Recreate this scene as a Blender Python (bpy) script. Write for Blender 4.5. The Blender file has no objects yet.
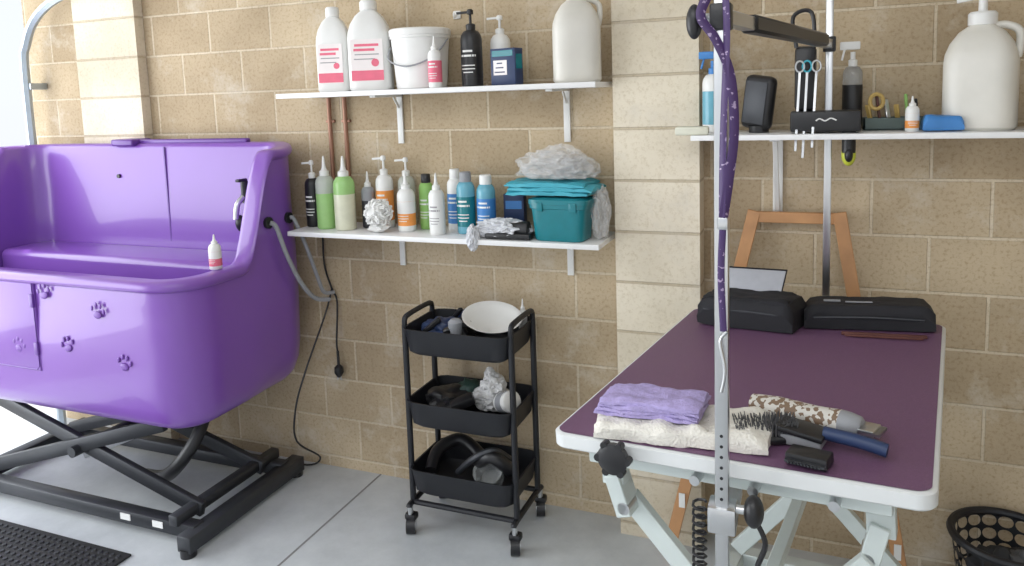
import bpy, bmesh, math, random
from mathutils import Vector, Matrix, noise, Euler
random.seed(3)
R=math.radians
# ------------------------------------------------------------ materials
def mat(name,col,rough=0.5,metal=0.0,trans=0.0,noise_amt=0.06,nscale=30,coat=0.0,bump=0.0,bscale=200,alpha=1.0,bdist=0.004):
    m=bpy.data.materials.new(name); m.use_nodes=True
    nt=m.node_tree; b=nt.nodes['Principled BSDF']
    b.inputs['Roughness'].default_value=rough; b.inputs['Metallic'].default_value=metal
    b.inputs['Transmission Weight'].default_value=trans
    b.inputs['Coat Weight'].default_value=coat
    b.inputs['Alpha'].default_value=alpha
    tc=nt.nodes.new('ShaderNodeTexCoord'); n=nt.nodes.new('ShaderNodeTexNoise'); n.inputs['Scale'].default_value=nscale
    n.inputs['Detail'].default_value=4
    nt.links.new(tc.outputs['Object'],n.inputs['Vector'])
    r=nt.nodes.new('ShaderNodeMix'); r.data_type='RGBA'
    c=Vector(col)
    lo=[max(0,v*(1-noise_amt*2)) for v in c]; hi=[min(1,v*(1+noise_amt*2)) for v in c]
    r.inputs[6].default_value=(*lo,1); r.inputs[7].default_value=(*hi,1)
    nt.links.new(n.outputs['Fac'],r.inputs[0]); nt.links.new(r.outputs[2],b.inputs['Base Color'])
    if bump>0:
        n2=nt.nodes.new('ShaderNodeTexNoise'); n2.inputs['Scale'].default_value=bscale; n2.inputs['Detail'].default_value=3
        nt.links.new(tc.outputs['Object'],n2.inputs['Vector'])
        bp=nt.nodes.new('ShaderNodeBump'); bp.inputs['Strength'].default_value=bump; bp.inputs['Distance'].default_value=bdist
        nt.links.new(n2.outputs['Fac'],bp.inputs['Height']); nt.links.new(bp.outputs['Normal'],b.inputs['Normal'])
    return m
def brickmat(name,c1,c2,mortar,xoff=0.0,axis='X',zref=1.28,pitch=0.176,blen=0.326,speck=(0.74,0.68,0.59)):
    m=bpy.data.materials.new(name); m.use_nodes=True; nt=m.node_tree; b=nt.nodes['Principled BSDF']
    L=nt.links.new
    tc=nt.nodes.new('ShaderNodeTexCoord'); sp=nt.nodes.new('ShaderNodeSeparateXYZ'); L(tc.outputs['Object'],sp.inputs[0])
    def math_(op,a,bv):
        n=nt.nodes.new('ShaderNodeMath'); n.operation=op; L(a,n.inputs[0])
        if isinstance(bv,float): n.inputs[1].default_value=bv
        else: L(bv,n.inputs[1])
        return n.outputs[0]
    xo=math_('ADD',sp.outputs['X' if axis=='X' else 'Y'],xoff+20*blen)
    if axis=='XY': xo=math_('ADD',math_('ADD',sp.outputs['X'],xoff+20*blen),sp.outputs['Y'])
    zo=math_('ADD',sp.outputs['Z'],-(zref%pitch)+4*pitch)
    cb=nt.nodes.new('ShaderNodeCombineXYZ'); L(xo,cb.inputs[0]); L(zo,cb.inputs[1])
    br=nt.nodes.new('ShaderNodeTexBrick'); L(cb.outputs[0],br.inputs['Vector'])
    br.offset=0.5; br.inputs['Scale'].default_value=1; br.inputs['Mortar Size'].default_value=0.0055
    br.inputs['Mortar Smooth'].default_value=0.35; br.inputs['Brick Width'].default_value=blen; br.inputs['Row Height'].default_value=pitch
    br.inputs['Color1'].default_value=(*c1,1); br.inputs['Color2'].default_value=(*c2,1); br.inputs['Mortar'].default_value=(*mortar,1)
    n1=nt.nodes.new('ShaderNodeTexNoise'); n1.inputs['Scale'].default_value=85; n1.inputs['Detail'].default_value=6; n1.inputs['Roughness'].default_value=0.7; L(tc.outputs['Object'],n1.inputs['Vector'])
    cr=nt.nodes.new('ShaderNodeValToRGB'); cr.color_ramp.elements[0].position=0.32; cr.color_ramp.elements[0].color=(*speck,1)
    cr.color_ramp.elements[1].position=0.50; cr.color_ramp.elements[1].color=(1.02,1.02,1.02,1); L(n1.outputs['Fac'],cr.inputs[0])
    n2=nt.nodes.new('ShaderNodeTexNoise'); n2.inputs['Scale'].default_value=2.6; n2.inputs['Detail'].default_value=5; L(tc.outputs['Object'],n2.inputs['Vector'])
    cr2=nt.nodes.new('ShaderNodeValToRGB'); cr2.color_ramp.elements[0].position=0.35; cr2.color_ramp.elements[0].color=(0.84,0.82,0.79,1)
    cr2.color_ramp.elements[1].position=0.65; cr2.color_ramp.elements[1].color=(1.08,1.08,1.08,1); L(n2.outputs['Fac'],cr2.inputs[0])
    n3=nt.nodes.new('ShaderNodeTexNoise'); n3.inputs['Scale'].default_value=4.5; n3.inputs['Detail'].default_value=8; n3.inputs['Roughness'].default_value=0.7; L(tc.outputs['Object'],n3.inputs['Vector'])
    cr3=nt.nodes.new('ShaderNodeValToRGB'); cr3.color_ramp.elements[0].position=0.54; cr3.color_ramp.elements[0].color=(0,0,0,1)
    cr3.color_ramp.elements[1].position=0.72; cr3.color_ramp.elements[1].color=(0.65,0.65,0.65,1); L(n3.outputs['Fac'],cr3.inputs[0])
    def mul(a,bb):
        x=nt.nodes.new('ShaderNodeMix'); x.data_type='RGBA'; x.blend_type='MULTIPLY'; x.inputs[0].default_value=1
        L(a,x.inputs[6]); L(bb,x.inputs[7]); return x.outputs[2]
    o=mul(mul(br.outputs['Color'],cr.outputs[0]),cr2.outputs[0])
    x=nt.nodes.new('ShaderNodeMix'); x.data_type='RGBA'; L(cr3.outputs[0],x.inputs[0]); L(o,x.inputs[6]); x.inputs[7].default_value=(0.68,0.625,0.53,1)
    L(x.outputs[2],b.inputs['Base Color']); b.inputs['Roughness'].default_value=0.93
    h=math_('MULTIPLY',br.outputs['Fac'],-1.0); h2=math_('ADD',h,math_('MULTIPLY',n1.outputs['Fac'],0.3))
    bp=nt.nodes.new('ShaderNodeBump'); bp.inputs['Strength'].default_value=0.65; bp.inputs['Distance'].default_value=0.007
    L(h2,bp.inputs['Height']); L(bp.outputs['Normal'],b.inputs['Normal'])
    return m
TC1,TC2,TMO=(0.435,0.340,0.222),(0.57,0.465,0.322),(0.65,0.56,0.42)
M_WALL=brickmat('brick_tan',TC1,TC2,TMO)
M_PIER=brickmat('brick_cream',(0.68,0.61,0.48),(0.77,0.70,0.57),(0.54,0.46,0.34),axis='XY',blen=4.0,speck=(0.86,0.83,0.77))
M_SIDE=brickmat('brick_tan_side',TC1,TC2,TMO,axis='Y')
def floormat():
    m=bpy.data.materials.new('concrete'); m.use_nodes=True; nt=m.node_tree; b=nt.nodes['Principled BSDF']; L=nt.links.new
    tc=nt.nodes.new('ShaderNodeTexCoord'); n=nt.nodes.new('ShaderNodeTexNoise'); n.inputs['Scale'].default_value=2.2; n.inputs['Detail'].default_value=9; n.inputs['Roughness'].default_value=0.7
    L(tc.outputs['Object'],n.inputs['Vector']); cr=nt.nodes.new('ShaderNodeValToRGB')
    cr.color_ramp.elements[0].position=0.3; cr.color_ramp.elements[0].color=(0.44,0.47,0.49,1)
    cr.color_ramp.elements[1].position=0.7; cr.color_ramp.elements[1].color=(0.66,0.69,0.71,1)
    L(n.outputs['Fac'],cr.inputs[0]); L(cr.outputs[0],b.inputs['Base Color']); b.inputs['Roughness'].default_value=0.42
    n2=nt.nodes.new('ShaderNodeTexNoise'); n2.inputs['Scale'].default_value=60; L(tc.outputs['Object'],n2.inputs['Vector'])
    bp=nt.nodes.new('ShaderNodeBump'); bp.inputs['Strength'].default_value=0.12; bp.inputs['Distance'].default_value=0.003
    L(n2.outputs['Fac'],bp.inputs['Height']); L(bp.outputs['Normal'],b.inputs['Normal'])
    return m
M_FLOOR=floormat()
M_JOINT=mat('joint',(0.25,0.25,0.25),0.9)
M_PURP=mat('tub_purple',(0.215,0.085,0.425),0.3,coat=0.4,noise_amt=0.03,nscale=3)
M_PURPD=mat('tub_purple_dark',(0.13,0.045,0.29),0.35,noise_amt=0.02)
M_PAW=mat('paw_print',(0.165,0.06,0.35),0.4,noise_amt=0.02)
M_WHITE=mat('white_plastic',(0.80,0.80,0.78),0.4,noise_amt=0.02)
M_SHELF=mat('white_laminate',(0.84,0.84,0.84),0.35,noise_amt=0.02)
M_HDPE=mat('milky_plastic',(0.70,0.68,0.62),0.4,noise_amt=0.05,nscale=12)
M_BLACK=mat('black_plastic',(0.014,0.014,0.016),0.38,noise_amt=0.1)
M_BLACKM=mat('black_powdercoat',(0.010,0.011,0.015),0.5)
M_RUB=mat('rubber',(0.03,0.03,0.032),0.8)
M_DGREY=mat('dark_grey_steel',(0.045,0.048,0.055),0.45,metal=0.3)
M_GREY=mat('grey',(0.30,0.31,0.33),0.5)
M_STEEL=mat('steel',(0.62,0.63,0.64),0.28,metal=1.0,noise_amt=0.03)
M_GALV=mat('galvanised',(0.42,0.48,0.53),0.4,metal=0.7)
M_TABLE=mat('table_mat_purple',(0.160,0.077,0.152),0.5,noise_amt=0.14,nscale=350,bump=0.25,bscale=700)
M_CREAMEDGE=mat('table_edge',(0.70,0.72,0.72),0.4,noise_amt=0.02)
M_FRAME=mat('white_steel',(0.62,0.68,0.66),0.35,noise_amt=0.03)
M_WOOD=mat('pine',(0.52,0.27,0.12),0.5,noise_amt=0.15,nscale=14)
M_COPPER=mat('copper_pipe',(0.34,0.18,0.12),0.45,metal=0.4)
M_PINK=mat('pink_label',(0.78,0.16,0.24),0.5)
M_ORANGE=mat('orange',(0.85,0.32,0.07),0.5)
M_GREEN=mat('green_liquid',(0.50,0.85,0.32),0.15,trans=0.4)
M_GREEN2=mat('green',(0.28,0.52,0.14),0.45)
M_CLEARP=mat('clear_plastic',(0.80,0.84,0.78),0.15,trans=0.5)
M_PEACH=mat('peach_liquid',(0.80,0.80,0.62),0.2,trans=0.2)
M_TEAL=mat('teal_plastic',(0.012,0.22,0.26),0.25,trans=0.15)
M_TURQ=mat('turquoise_pad',(0.05,0.38,0.48),0.5)
M_BLUE=mat('blue',(0.05,0.22,0.55),0.4)
M_LBLUE=mat('light_blue_liquid',(0.20,0.55,0.70),0.2,trans=0.3)
M_NAVY=mat('navy',(0.02,0.04,0.11),0.45)
M_YEL=mat('yellow_green',(0.55,0.60,0.06),0.4)
M_GOLD=mat('ochre',(0.55,0.38,0.12),0.45)
M_LAV=mat('lavender_towel',(0.44,0.37,0.66),0.95,noise_amt=0.15,nscale=90,bump=0.8,bscale=300)
M_FLEECE=mat('fleece',(0.80,0.77,0.70),0.98,noise_amt=0.08,nscale=60,bump=1.0,bscale=180)
M_CLOTH=mat('grey_cloth',(0.66,0.67,0.70),0.95,noise_amt=0.1,bump=0.6)
M_BAG=mat('plastic_film',(0.92,0.93,0.92),0.12,alpha=0.26,noise_amt=0.05,bump=0.5,bscale=40,bdist=0.01)
M_BAGW=mat('white_plastic_bag',(0.86,0.86,0.86),0.3,noise_amt=0.05,alpha=0.75)
M_BAGC=mat('case_fabric',(0.012,0.012,0.016),0.75,bump=0.4,bscale=500)
M_GLASS=mat('clear_cup',(0.6,0.62,0.62),0.1,trans=0.6,alpha=0.8)
M_BROWN=mat('brown',(0.12,0.04,0.03),0.5)
M_PAPER=mat('flap_lining',(0.42,0.43,0.47),0.8)
M_PRINT=mat('label_text_grey',(0.35,0.33,0.34),0.6)
M_BRIST=mat('grey_bristle',(0.09,0.09,0.095),0.7,noise_amt=0.2)
M_LPAPER=mat('label_paper',(0.86,0.80,0.79),0.5,noise_amt=0.02)
def voron(name,c1,c2,scale,thr):
    m=mat(name,c1,0.5); nt=m.node_tree; b=nt.nodes['Principled BSDF']
    tc=nt.nodes.new('ShaderNodeTexCoord'); n=nt.nodes.new('ShaderNodeTexNoise'); n.inputs['Scale'].default_value=scale; n.inputs['Detail'].default_value=1
    nt.links.new(tc.outputs['Object'],n.inputs['Vector']); cr=nt.nodes.new('ShaderNodeValToRGB'); cr.color_ramp.interpolation='CONSTANT'
    cr.color_ramp.elements[0].color=(*c1,1); cr.color_ramp.elements[1].position=thr; cr.color_ramp.elements[1].color=(*c2,1)
    nt.links.new(n.outputs['Fac'],cr.inputs[0]); nt.links.new(cr.outputs[0],b.inputs['Base Color']); return m
M_CAMO=voron('clipper_leaf_print',(0.62,0.60,0.55),(0.20,0.13,0.08),90,0.5)
M_STRAPP=voron('strap_print',(0.055,0.025,0.11),(0.35,0.27,0.42),130,0.66)

# ------------------------------------------------------------ builder
def catmull(pts,n=6,closed=False):
    P=[Vector(p) for p in pts]
    if len(P)<3: return P
    out=[]; N=len(P); rng=N if closed else N-1
    for i in range(rng):
        p1=P[i];p2=P[(i+1)%N]
        p0=P[i-1] if (i>0 or closed) else p1; p3=P[(i+2)%N] if (i+2<N or closed) else p2
        for k in range(n):
            t=k/n
            out.append(0.5*((2*p1)+(p2-p0)*t+(2*p0-5*p1+4*p2-p3)*t*t+(3*p1-p0-3*p2+p3)*t**3))
    if not closed: out.append(P[-1])
    return out
def eul(rot): return Euler([R(a) for a in rot]).to_matrix().to_4x4()
class B:
    def __init__(s,name): s.name=name; s.bm=bmesh.new(); s.mats=[]; s.M=Matrix()
    def mi(s,m):
        if m not in s.mats: s.mats.append(m)
        return s.mats.index(m)
    def raw(s,verts,faces,m,M=None):
        T=s.M@M if M else s.M
        vs=[s.bm.verts.new(T@Vector(v)) for v in verts]
        for k,f in enumerate(faces):
            try:
                nf=s.bm.faces.new([vs[i] for i in f]); nf.smooth=True
                nf.material_index=s.mi(m[k] if isinstance(m,list) else m)
            except ValueError: pass
    def merge(s,b2,m,M=None):
        b2.verts.ensure_lookup_table(); b2.verts.index_update()
        s.raw([v.co.copy() for v in b2.verts],[[v.index for v in f.verts] for f in b2.faces],m,M); b2.free()
    def box(s,c,size,m,bev=0.0,rot=(0,0,0),seg=2,taper=1.0):
        b=bmesh.new(); bmesh.ops.create_cube(b,size=1)
        for v in b.verts:
            k=taper if v.co.z<0 else 1
            v.co=Vector((v.co.x*size[0]*k,v.co.y*size[1]*k,v.co.z*size[2]))
        if bev>0: bmesh.ops.bevel(b,geom=b.edges[:],offset=bev,segments=seg,profile=0.5,affect='EDGES')
        s.merge(b,m,Matrix.Translation(c)@eul(rot))
    def bar(s,p0,p1,w,h,m,bev=0.002,up=(0,0,1)):
        p0=Vector(p0);p1=Vector(p1);d=p1-p0;L=d.length;x=d.normalized()
        y=Vector(up).cross(x)
        if y.length<1e-4: y=Vector((0,1,0)).cross(x)
        y.normalize(); z=x.cross(y)
        b=bmesh.new(); bmesh.ops.create_cube(b,size=1)
        for v in b.verts: v.co=Vector((v.co.x*L,v.co.y*w,v.co.z*h))
        if bev>0: bmesh.ops.bevel(b,geom=b.edges[:],offset=bev,segments=1,affect='EDGES')
        T=Matrix((x,y,z)).transposed().to_4x4(); T.translation=(p0+p1)/2
        s.merge(b,m,T)
    def lathe(s,prof,m,loc=(0,0,0),segs=28,n=2.0,sx=1,sy=1,rot=(0,0,0)):
        v=[];f=[];ms=[]
        for (r,z) in prof:
            for i in range(segs):
                a=2*math.pi*i/segs; c,sn=math.cos(a),math.sin(a)
                k=1/((abs(c)**n+abs(sn)**n)**(1/n)); v.append((r*k*c*sx,r*k*sn*sy,z))
        for j in range(len(prof)-1):
            for i in range(segs):
                a=j*segs+i;b=j*segs+(i+1)%segs
                f.append((a,b,b+segs,a+segs)); ms.append(m[j] if isinstance(m,list) else m)
        if prof[0][0]>1e-5: f.append(tuple(reversed(range(segs)))); ms.append(m[0] if isinstance(m,list) else m)
        if prof[-1][0]>1e-5:
            o=(len(prof)-1)*segs; f.append(tuple(range(o,o+segs))); ms.append(m[-1] if isinstance(m,list) else m)
        s.raw(v,f,ms,Matrix.Translation(loc)@eul(rot))
    def cyl(s,p0,p1,r,m,r2=None,segs=16):
        p0=Vector(p0);p1=Vector(p1);d=p1-p0;q=d.to_track_quat('Z','Y').to_matrix().to_4x4()
        r2=r if r2 is None else r2; v=[];L=d.length
        for (rr,z) in ((r,0),(r2,L)):
            for i in range(segs): a=2*math.pi*i/segs; v.append((rr*math.cos(a),rr*math.sin(a),z))
        f=[(i,(i+1)%segs,(i+1)%segs+segs,i+segs) for i in range(segs)]+[tuple(reversed(range(segs))),tuple(range(segs,2*segs))]
        s.raw(v,f,m,Matrix.Translation(p0)@q)
    def tube(s,pts,r,m,segs=8,n=6,closed=False,smooth=True,flat=None,side=None):
        P=catmull(pts,n,closed) if smooth else [Vector(p) for p in pts]
        N=len(P); v=[];f=[]
        nrm=None
        for i,p in enumerate(P):
            t=((P[(i+1)%N] if (closed or i<N-1) else P[i])-(P[i-1] if (closed or i>0) else P[i])).normalized()
            if side is not None: nrm=Vector(side); nrm=(nrm-t*nrm.dot(t)).normalized()
            elif nrm is None: nrm=t.orthogonal().normalized()
            else: nrm=(nrm-t*nrm.dot(t)).normalized()
            bn=t.cross(nrm)
            ra=r; rb=r if flat is None else flat
            for k in range(segs):
                a=2*math.pi*k/segs; v.append(p+nrm*math.cos(a)*ra+bn*math.sin(a)*rb)
        for i in range(N if closed else N-1):
            for k in range(segs):
                a=i*segs+k;b=i*segs+(k+1)%segs;c=((i+1)%N)*segs+(k+1)%segs;d=((i+1)%N)*segs+k
                f.append((a,b,c,d))
        if not closed:
            f.append(tuple(reversed(range(segs)))); f.append(tuple(range((N-1)*segs,N*segs)))
        s.raw(v,f,m)
    def ball(s,c,size,m,amp=0.0,fr=8.0,sub=3,rot=(0,0,0),flatz=None,seed=0,ridge=False,oct=3):
        b=bmesh.new(); bmesh.ops.create_icosphere(b,subdivisions=sub,radius=1)
        for v in b.verts:
            d=v.co.copy(); q=d*fr/4+Vector((seed*7.3,seed,0))
            nv=noise.fractal(q,1.0,2.0,oct)
            if ridge: nv=0.4-abs(nv)*1.6
            k=1+amp*nv
            v.co=Vector((d.x*size[0]*k,d.y*size[1]*k,d.z*size[2]*k))
            if flatz is not None and v.co.z<flatz: v.co.z=flatz
        s.merge(b,m,Matrix.Translation(c)@eul(rot))
    def cloth(s,c,size,m,amp=0.006,rot=(0,0,0),fr=25,div=18,seed=0):
        b=bmesh.new(); bmesh.ops.create_cube(b,size=1); bmesh.ops.subdivide_edges(b,edges=b.edges[:],cuts=div,use_grid_fill=True)
        for v in b.verts:
            x,y,z=v.co
            ex=max(0,abs(x)*2-0.8)/0.2; ey=max(0,abs(y)*2-0.75)/0.25
            k=math.sqrt(max(0,1-min(1,(ex**2+ey**2)*0.75)))
            p=Vector((x*size[0],y*size[1],z*size[2]*(0.25+0.75*k)+(-size[2]/2*(1-k)*0.6)))
            o=noise.fractal(p*fr+Vector((seed*3,seed,0)),1.0,2.0,3)
            if z>-0.45: p.z+=o*amp
            p.x+=noise.noise(p*fr*0.5+Vector((9,seed,1)))*amp*1.3*abs(x)*2; p.y+=noise.noise(p*fr*0.5+Vector((1,seed,9)))*amp*1.3*abs(y)*2
            v.co=p
        s.merge(b,m,Matrix.Translation(c)@eul(rot))
    def done(s,loc=(0,0,0),rot=0,M=None,ang=38):
        me=bpy.data.meshes.new(s.name); bmesh.ops.recalc_face_normals(s.bm,faces=s.bm.faces[:]); s.bm.to_mesh(me); s.bm.free()
        for m in s.mats: me.materials.append(m)
        try: me.set_sharp_from_angle(angle=R(ang))
        except Exception: pass
        o=bpy.data.objects.new(s.name,me); bpy.context.collection.objects.link(o)
        if M is not None: o.matrix_world=M
        else: o.matrix_world=Matrix.Translation(loc)@Matrix.Rotation(R(rot),4,'Z')
        return o

# ------------------------------------------------------------ camera
Xw=Vector((1875,23,-755)); Yw=Vector((305,-97,755))
Yw.normalize(); Xw=(Xw-Yw*Xw.dot(Yw)).normalized(); Zw=Xw.cross(Yw)
if Zw.y>0: Zw=-Zw
right=Vector((Xw.x,Yw.x,Zw.x)); down=Vector((Xw.y,Yw.y,Zw.y)); fwd=Vector((Xw.z,Yw.z,Zw.z))
cam=bpy.data.cameras.new('camera'); co=bpy.data.objects.new('camera',cam); bpy.context.collection.objects.link(co)
mw=Matrix((right,-down,-fwd)).transposed().to_4x4(); mw.translation=(0,-2.6,1.58); co.matrix_world=mw
cam.sensor_width=36; cam.lens=755/1024*36; cam.shift_y=-101/1024; cam.clip_start=0.05
bpy.context.scene.camera=co

# ------------------------------------------------------------ room
def simple(name,c,size,m,bev=0): b=B(name); b.box(c,size,m,bev); return b.done()
simple('wall_back',(-0.55,0.1,1.35),(6.1,0.2,2.7),M_WALL)
b=B('trim_1'); b.box((-0.495,-0.05,1.35),(0.285,0.098,2.7),M_PIER); b.done()
b=B('trim_2'); b.box((-3.01,-0.025,1.35),(0.38,0.048,2.7),M_PIER); b.done()
simple('wall_right',(2.6,-2.0,1.35),(0.2,4.0,2.7),M_SIDE)
b=B('wall_left'); b.box((-3.7,-1.9,2.5),(0.16,3.8,0.4),M_SIDE); b.box((-3.7,-3.9,1.35),(0.16,0.5,2.7),M_SIDE); b.done()
b=B('floor'); b.box((-0.5,-2.3,-0.05),(6.5,4.8,0.1),M_FLOOR)
b.box((-1.70,-2.0,0.0006),(0.008,4.0,0.001),M_JOINT); b.done()
simple('ceiling',(-0.5,-2.0,2.75),(6.5,4.2,0.1),M_WHITE)
simple('driveway_ground',(-1,-4,-0.16),(40,40,0.1),mat('driveway',(0.55,0.54,0.52),0.8,nscale=3))

# garage door track
b=B('garage_door_track')
b.tube([(-3.5,-0.09,0.0),(-3.5,-0.09,1.0),(-3.5,-0.09,1.75),(-3.47,-0.09,1.9),(-3.38,-0.09,2.02),(-3.2,-0.09,2.1),(-2.9,-0.09,2.13),(-1.5,-0.09,2.13)],0.02,M_GALV,segs=6,flat=0.013)
for z in (0.4,1.2,1.7): b.box((-3.5,-0.045,z),(0.05,0.085,0.03),M_GALV,0.002)
b.done()

# ------------------------------------------------------------ shelves
def bracket(b,x,z,d=0.2,hh=0.2):
    b.box((x,-0.006,z-hh/2),(0.024,0.008,hh),M_WHITE,0.001)
    b.box((x,-d/2,z-0.004),(0.024,d,0.008),M_WHITE,0.001)
    b.bar((x,-0.012,z-0.05),(x,-0.05,z-0.008),0.005,0.012,M_WHITE,0.001)
def shelf(x0,x1,z,brs,d=0.25,hh=0.2):
    b=B('laminate_shelf'); b.box(((x0+x1)/2,-d/2-0.001,z-0.009),(x1-x0,d,0.018),M_SHELF,0.0015)
    for x in brs: bracket(b,x,z-0.018,d*0.8,hh)
    return b.done()
ZU=1.615; ZL=1.085; ZR=1.44
shelf(-1.91,-0.655,ZU,(-1.515,-0.83),hh=0.19)
shelf(-1.90,-0.655,ZL,(-1.535,-0.83),hh=0.15)
b=B('laminate_shelf'); b.box((0.33,-0.136,ZR-0.008),(1.37,0.27,0.016),M_SHELF,0.0015)
b.box((-0.115,-0.006,ZR-0.15),(0.03,0.008,0.27),M_WHITE,0.001)
b.bar((-0.115,-0.01,ZR-0.26),(-0.115,-0.2,ZR-0.02),0.014,0.02,M_WHITE,0.001); b.bar((-0.115,-0.01,ZR-0.02),(-0.115,-0.22,ZR-0.02),0.03,0.006,M_WHITE,0.001)
b.box((0.75,-0.006,ZR-0.15),(0.03,0.008,0.27),M_WHITE,0.001); b.done()
for x in (-1.84,-1.765):
    b=B('copper_pipe'); b.cyl((x,-0.014,ZL+0.001),(x,-0.014,ZU-0.02),0.009,M_COPPER)
    for z in (1.2,1.5): b.box((x,-0.008,z),(0.04,0.014,0.012),M_COPPER,0.002)
    b.done()

# ------------------------------------------------------------ bottles
def bottle(name,x,y,z,h,r,body,cap,label=None,kind='pump',liquid=None,rot=0,sy=1,lab2=None):
    b=B(name); z+=0.0005
    hb={'pump':0.74,'nozzle':0.74,'flip':0.86,'screw':0.88,'trigger':0.72}[kind]*h
    sh=min(r*0.9,hb*0.2)
    prof=[(r*0.9,0),(r,0.004),(r,hb*0.14)]; ms=[liquid or body,liquid or body]
    if label:
        prof+=[(r*1.015,hb*0.142),(r*1.015,hb*0.42),(r*1.015,hb*0.70),(r,hb*0.702),(r,hb-sh)]; ms+=[label,label,lab2 or label,label,body]
    else:
        prof+=[(r,hb*0.66),(r,hb-sh)]; ms+=[liquid or body,body]
    prof+=[(r*0.93,hb-sh*0.6),(r*0.7,hb-sh*0.2),(r*0.42,hb-0.002),(r*0.38,hb)]; ms+=[body]*4
    b.lathe(prof,ms,sy=sy)
    if kind=='pump':
        b.lathe([(r*0.44,hb-0.004),(r*0.46,hb+h*0.06),(r*0.30,hb+h*0.075),(r*0.13,hb+h*0.08),(r*0.13,h*0.93),(r*0.3,h*0.935),(r*0.3,h*0.985),(r*0.2,h)],cap,segs=16)
        b.bar((0,0,h*0.965),(-r*1.25,-r*0.3,h*0.955),r*0.26,h*0.03,cap,0.001)
    elif kind=='nozzle':
        b.lathe([(r*0.5,hb-0.004),(r*0.5,hb+h*0.05),(r*0.3,hb+h*0.07),(r*0.2,hb+h*0.12),(r*0.12,h*0.97),(r*0.06,h)],cap,segs=16)
    elif kind=='flip':
        b.lathe([(r*0.62,hb-0.006),(r*0.66,hb),(r*0.64,h*0.985),(r*0.55,h)],cap,segs=20)
    elif kind=='screw':
        b.lathe([(r*0.42,hb-0.006),(r*0.45,hb),(r*0.45,h*0.99),(r*0.4,h)],cap,segs=20)
    elif kind=='trigger':
        b.lathe([(r*0.45,hb-0.004),(r*0.45,hb+h*0.06),(r*0.25,hb+h*0.07),(r*0.25,hb+h*0.15)],cap,segs=16)
        b.box((-r*0.3,0,h*0.94),(r*2.0,r*0.6,h*0.09),cap,0.003); b.bar((-r*0.8,0,h*0.92),(-r*1.1,0,h*0.78),r*0.3,0.006,cap,0.001)
    if label and sy==1 and kind!='trigger':   # printed lines on the label, following the round body
        for k,(zz,wd) in enumerate(((0.60,0.5),(0.52,0.8),(0.36,0.7),(0.30,0.7),(0.24,0.5))):
            P=[]
            for i in range(7):
                a=-math.pi/2+(i/6-0.5)*2*wd; P.append((r*1.02*math.cos(a),r*1.02*math.sin(a)))
            V=[(px,py,hb*zz) for px,py in P]+[(px,py,hb*(zz+(0.035 if k<2 else 0.018))) for px,py in P]
            b.raw(V,[(i,i+1,i+8,i+7) for i in range(6)],M_WHITE if (label not in (M_WHITE,)) else (M_PRINT))
    return b.done((x,y,z),rot)
def jug(name,x,y,z,h,r,sy,rot,label=None,pump=False,handle=True,body=None):
    b=B(name); body=body or M_HDPE
    hb=h*(0.80 if pump else 0.9); s0=hb*0.62
    prof=[(r*0.92,0),(r,0.008),(r,hb*0.10)]; ms=[body,body]
    prof+=[(r,s0)]; ms+=[body]
    prof+=[(r*0.97,hb*0.70),(r*0.85,hb*0.80),(r*0.62,hb*0.90),(r*0.36,hb*0.96),(r*0.30,hb)]; ms+=[body]*5
    b.lathe(prof,ms,n=3.6 if sy<1 else 2.6,sy=sy,segs=36)
    b.lathe([(r*0.34,hb-0.012),(r*0.40,hb-0.01),(r*0.40,hb+0.02),(r*0.34,hb+0.026)],M_WHITE,segs=20)
    if label:
        yy=-r*sy-0.0012; w=r*1.5
        b.box((0,yy,hb*0.36),(w,0.002,hb*0.50),M_LPAPER,0.0)
        b.box((0,yy-0.0012,hb*0.18),(w,0.001,hb*0.12),label)
        for i in range(4): b.box((-w*0.08*(i%2),yy-0.0012,hb*(0.54-0.055*i)),(w*(0.75-0.1*(i%2)),0.001,hb*(0.03 if i<2 else 0.012)),label if i<2 else M_PRINT)
        b.cyl((w*0.25,yy-0.001,hb*0.33),(w*0.25,yy-0.002,hb*0.33),w*0.12,label)
    if pump:
        b.lathe([(r*0.13,hb+0.015),(r*0.12,h-0.012),(r*0.22,h-0.01),(r*0.22,h)],M_WHITE,segs=14); b.bar((0,0,h-0.006),(-r*0.7,-0.01,h-0.016),0.016,0.012,M_WHITE,0.002)
    if handle:
        b.tube([(r*0.28,0,hb*0.95),(r*0.62,0,hb*0.955),(r*0.95,0,hb*0.90),(r*1.0,0,hb*0.78),(r*0.93,0,hb*0.66)],r*0.12,body,segs=10)
    return b.done((x,y,z+0.0005),rot)
jug('shampoo_jug',-1.710,-0.14,ZU,0.325,0.064,0.75,14,label=M_PINK,handle=False,body=M_WHITE)
jug('shampoo_jug',-1.55,-0.14,ZU,0.34,0.080,0.7,18,label=M_PINK,handle=False,body=M_WHITE)
jug('plastic_gallon_jug',-0.748,-0.14,ZU,0.315,0.080,0.9,20)
b=B('white_bucket')
b.lathe([(0.088,0),(0.092,0.004),(0.106,0.18),(0.110,0.182),(0.110,0.19),(0.113,0.192),(0.113,0.212),(0.108,0.216),(0.104,0.209),(0.0,0.209)],M_WHITE,segs=36)
b.tube([(-0.112,0,0.175),(-0.09,-0.08,0.11),(0,-0.109,0.08),(0.09,-0.08,0.11),(0.112,0,0.175)],0.003,M_GREY); b.done((-1.352,-0.115,ZU))
bottle('lotion_bottle',-1.24,-0.222,ZU,0.18,0.024,M_WHITE,M_WHITE,M_PINK,'nozzle')
bottle('pump_bottle',-1.135,-0.14,ZU,0.27,0.038,M_BLACK,M_BLACK,M_BLACK,'pump')
bottle('pump_bottle',-1.055,-0.065,ZU,0.25,0.036,M_WHITE,M_WHITE,M_WHITE,'pump')
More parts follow.
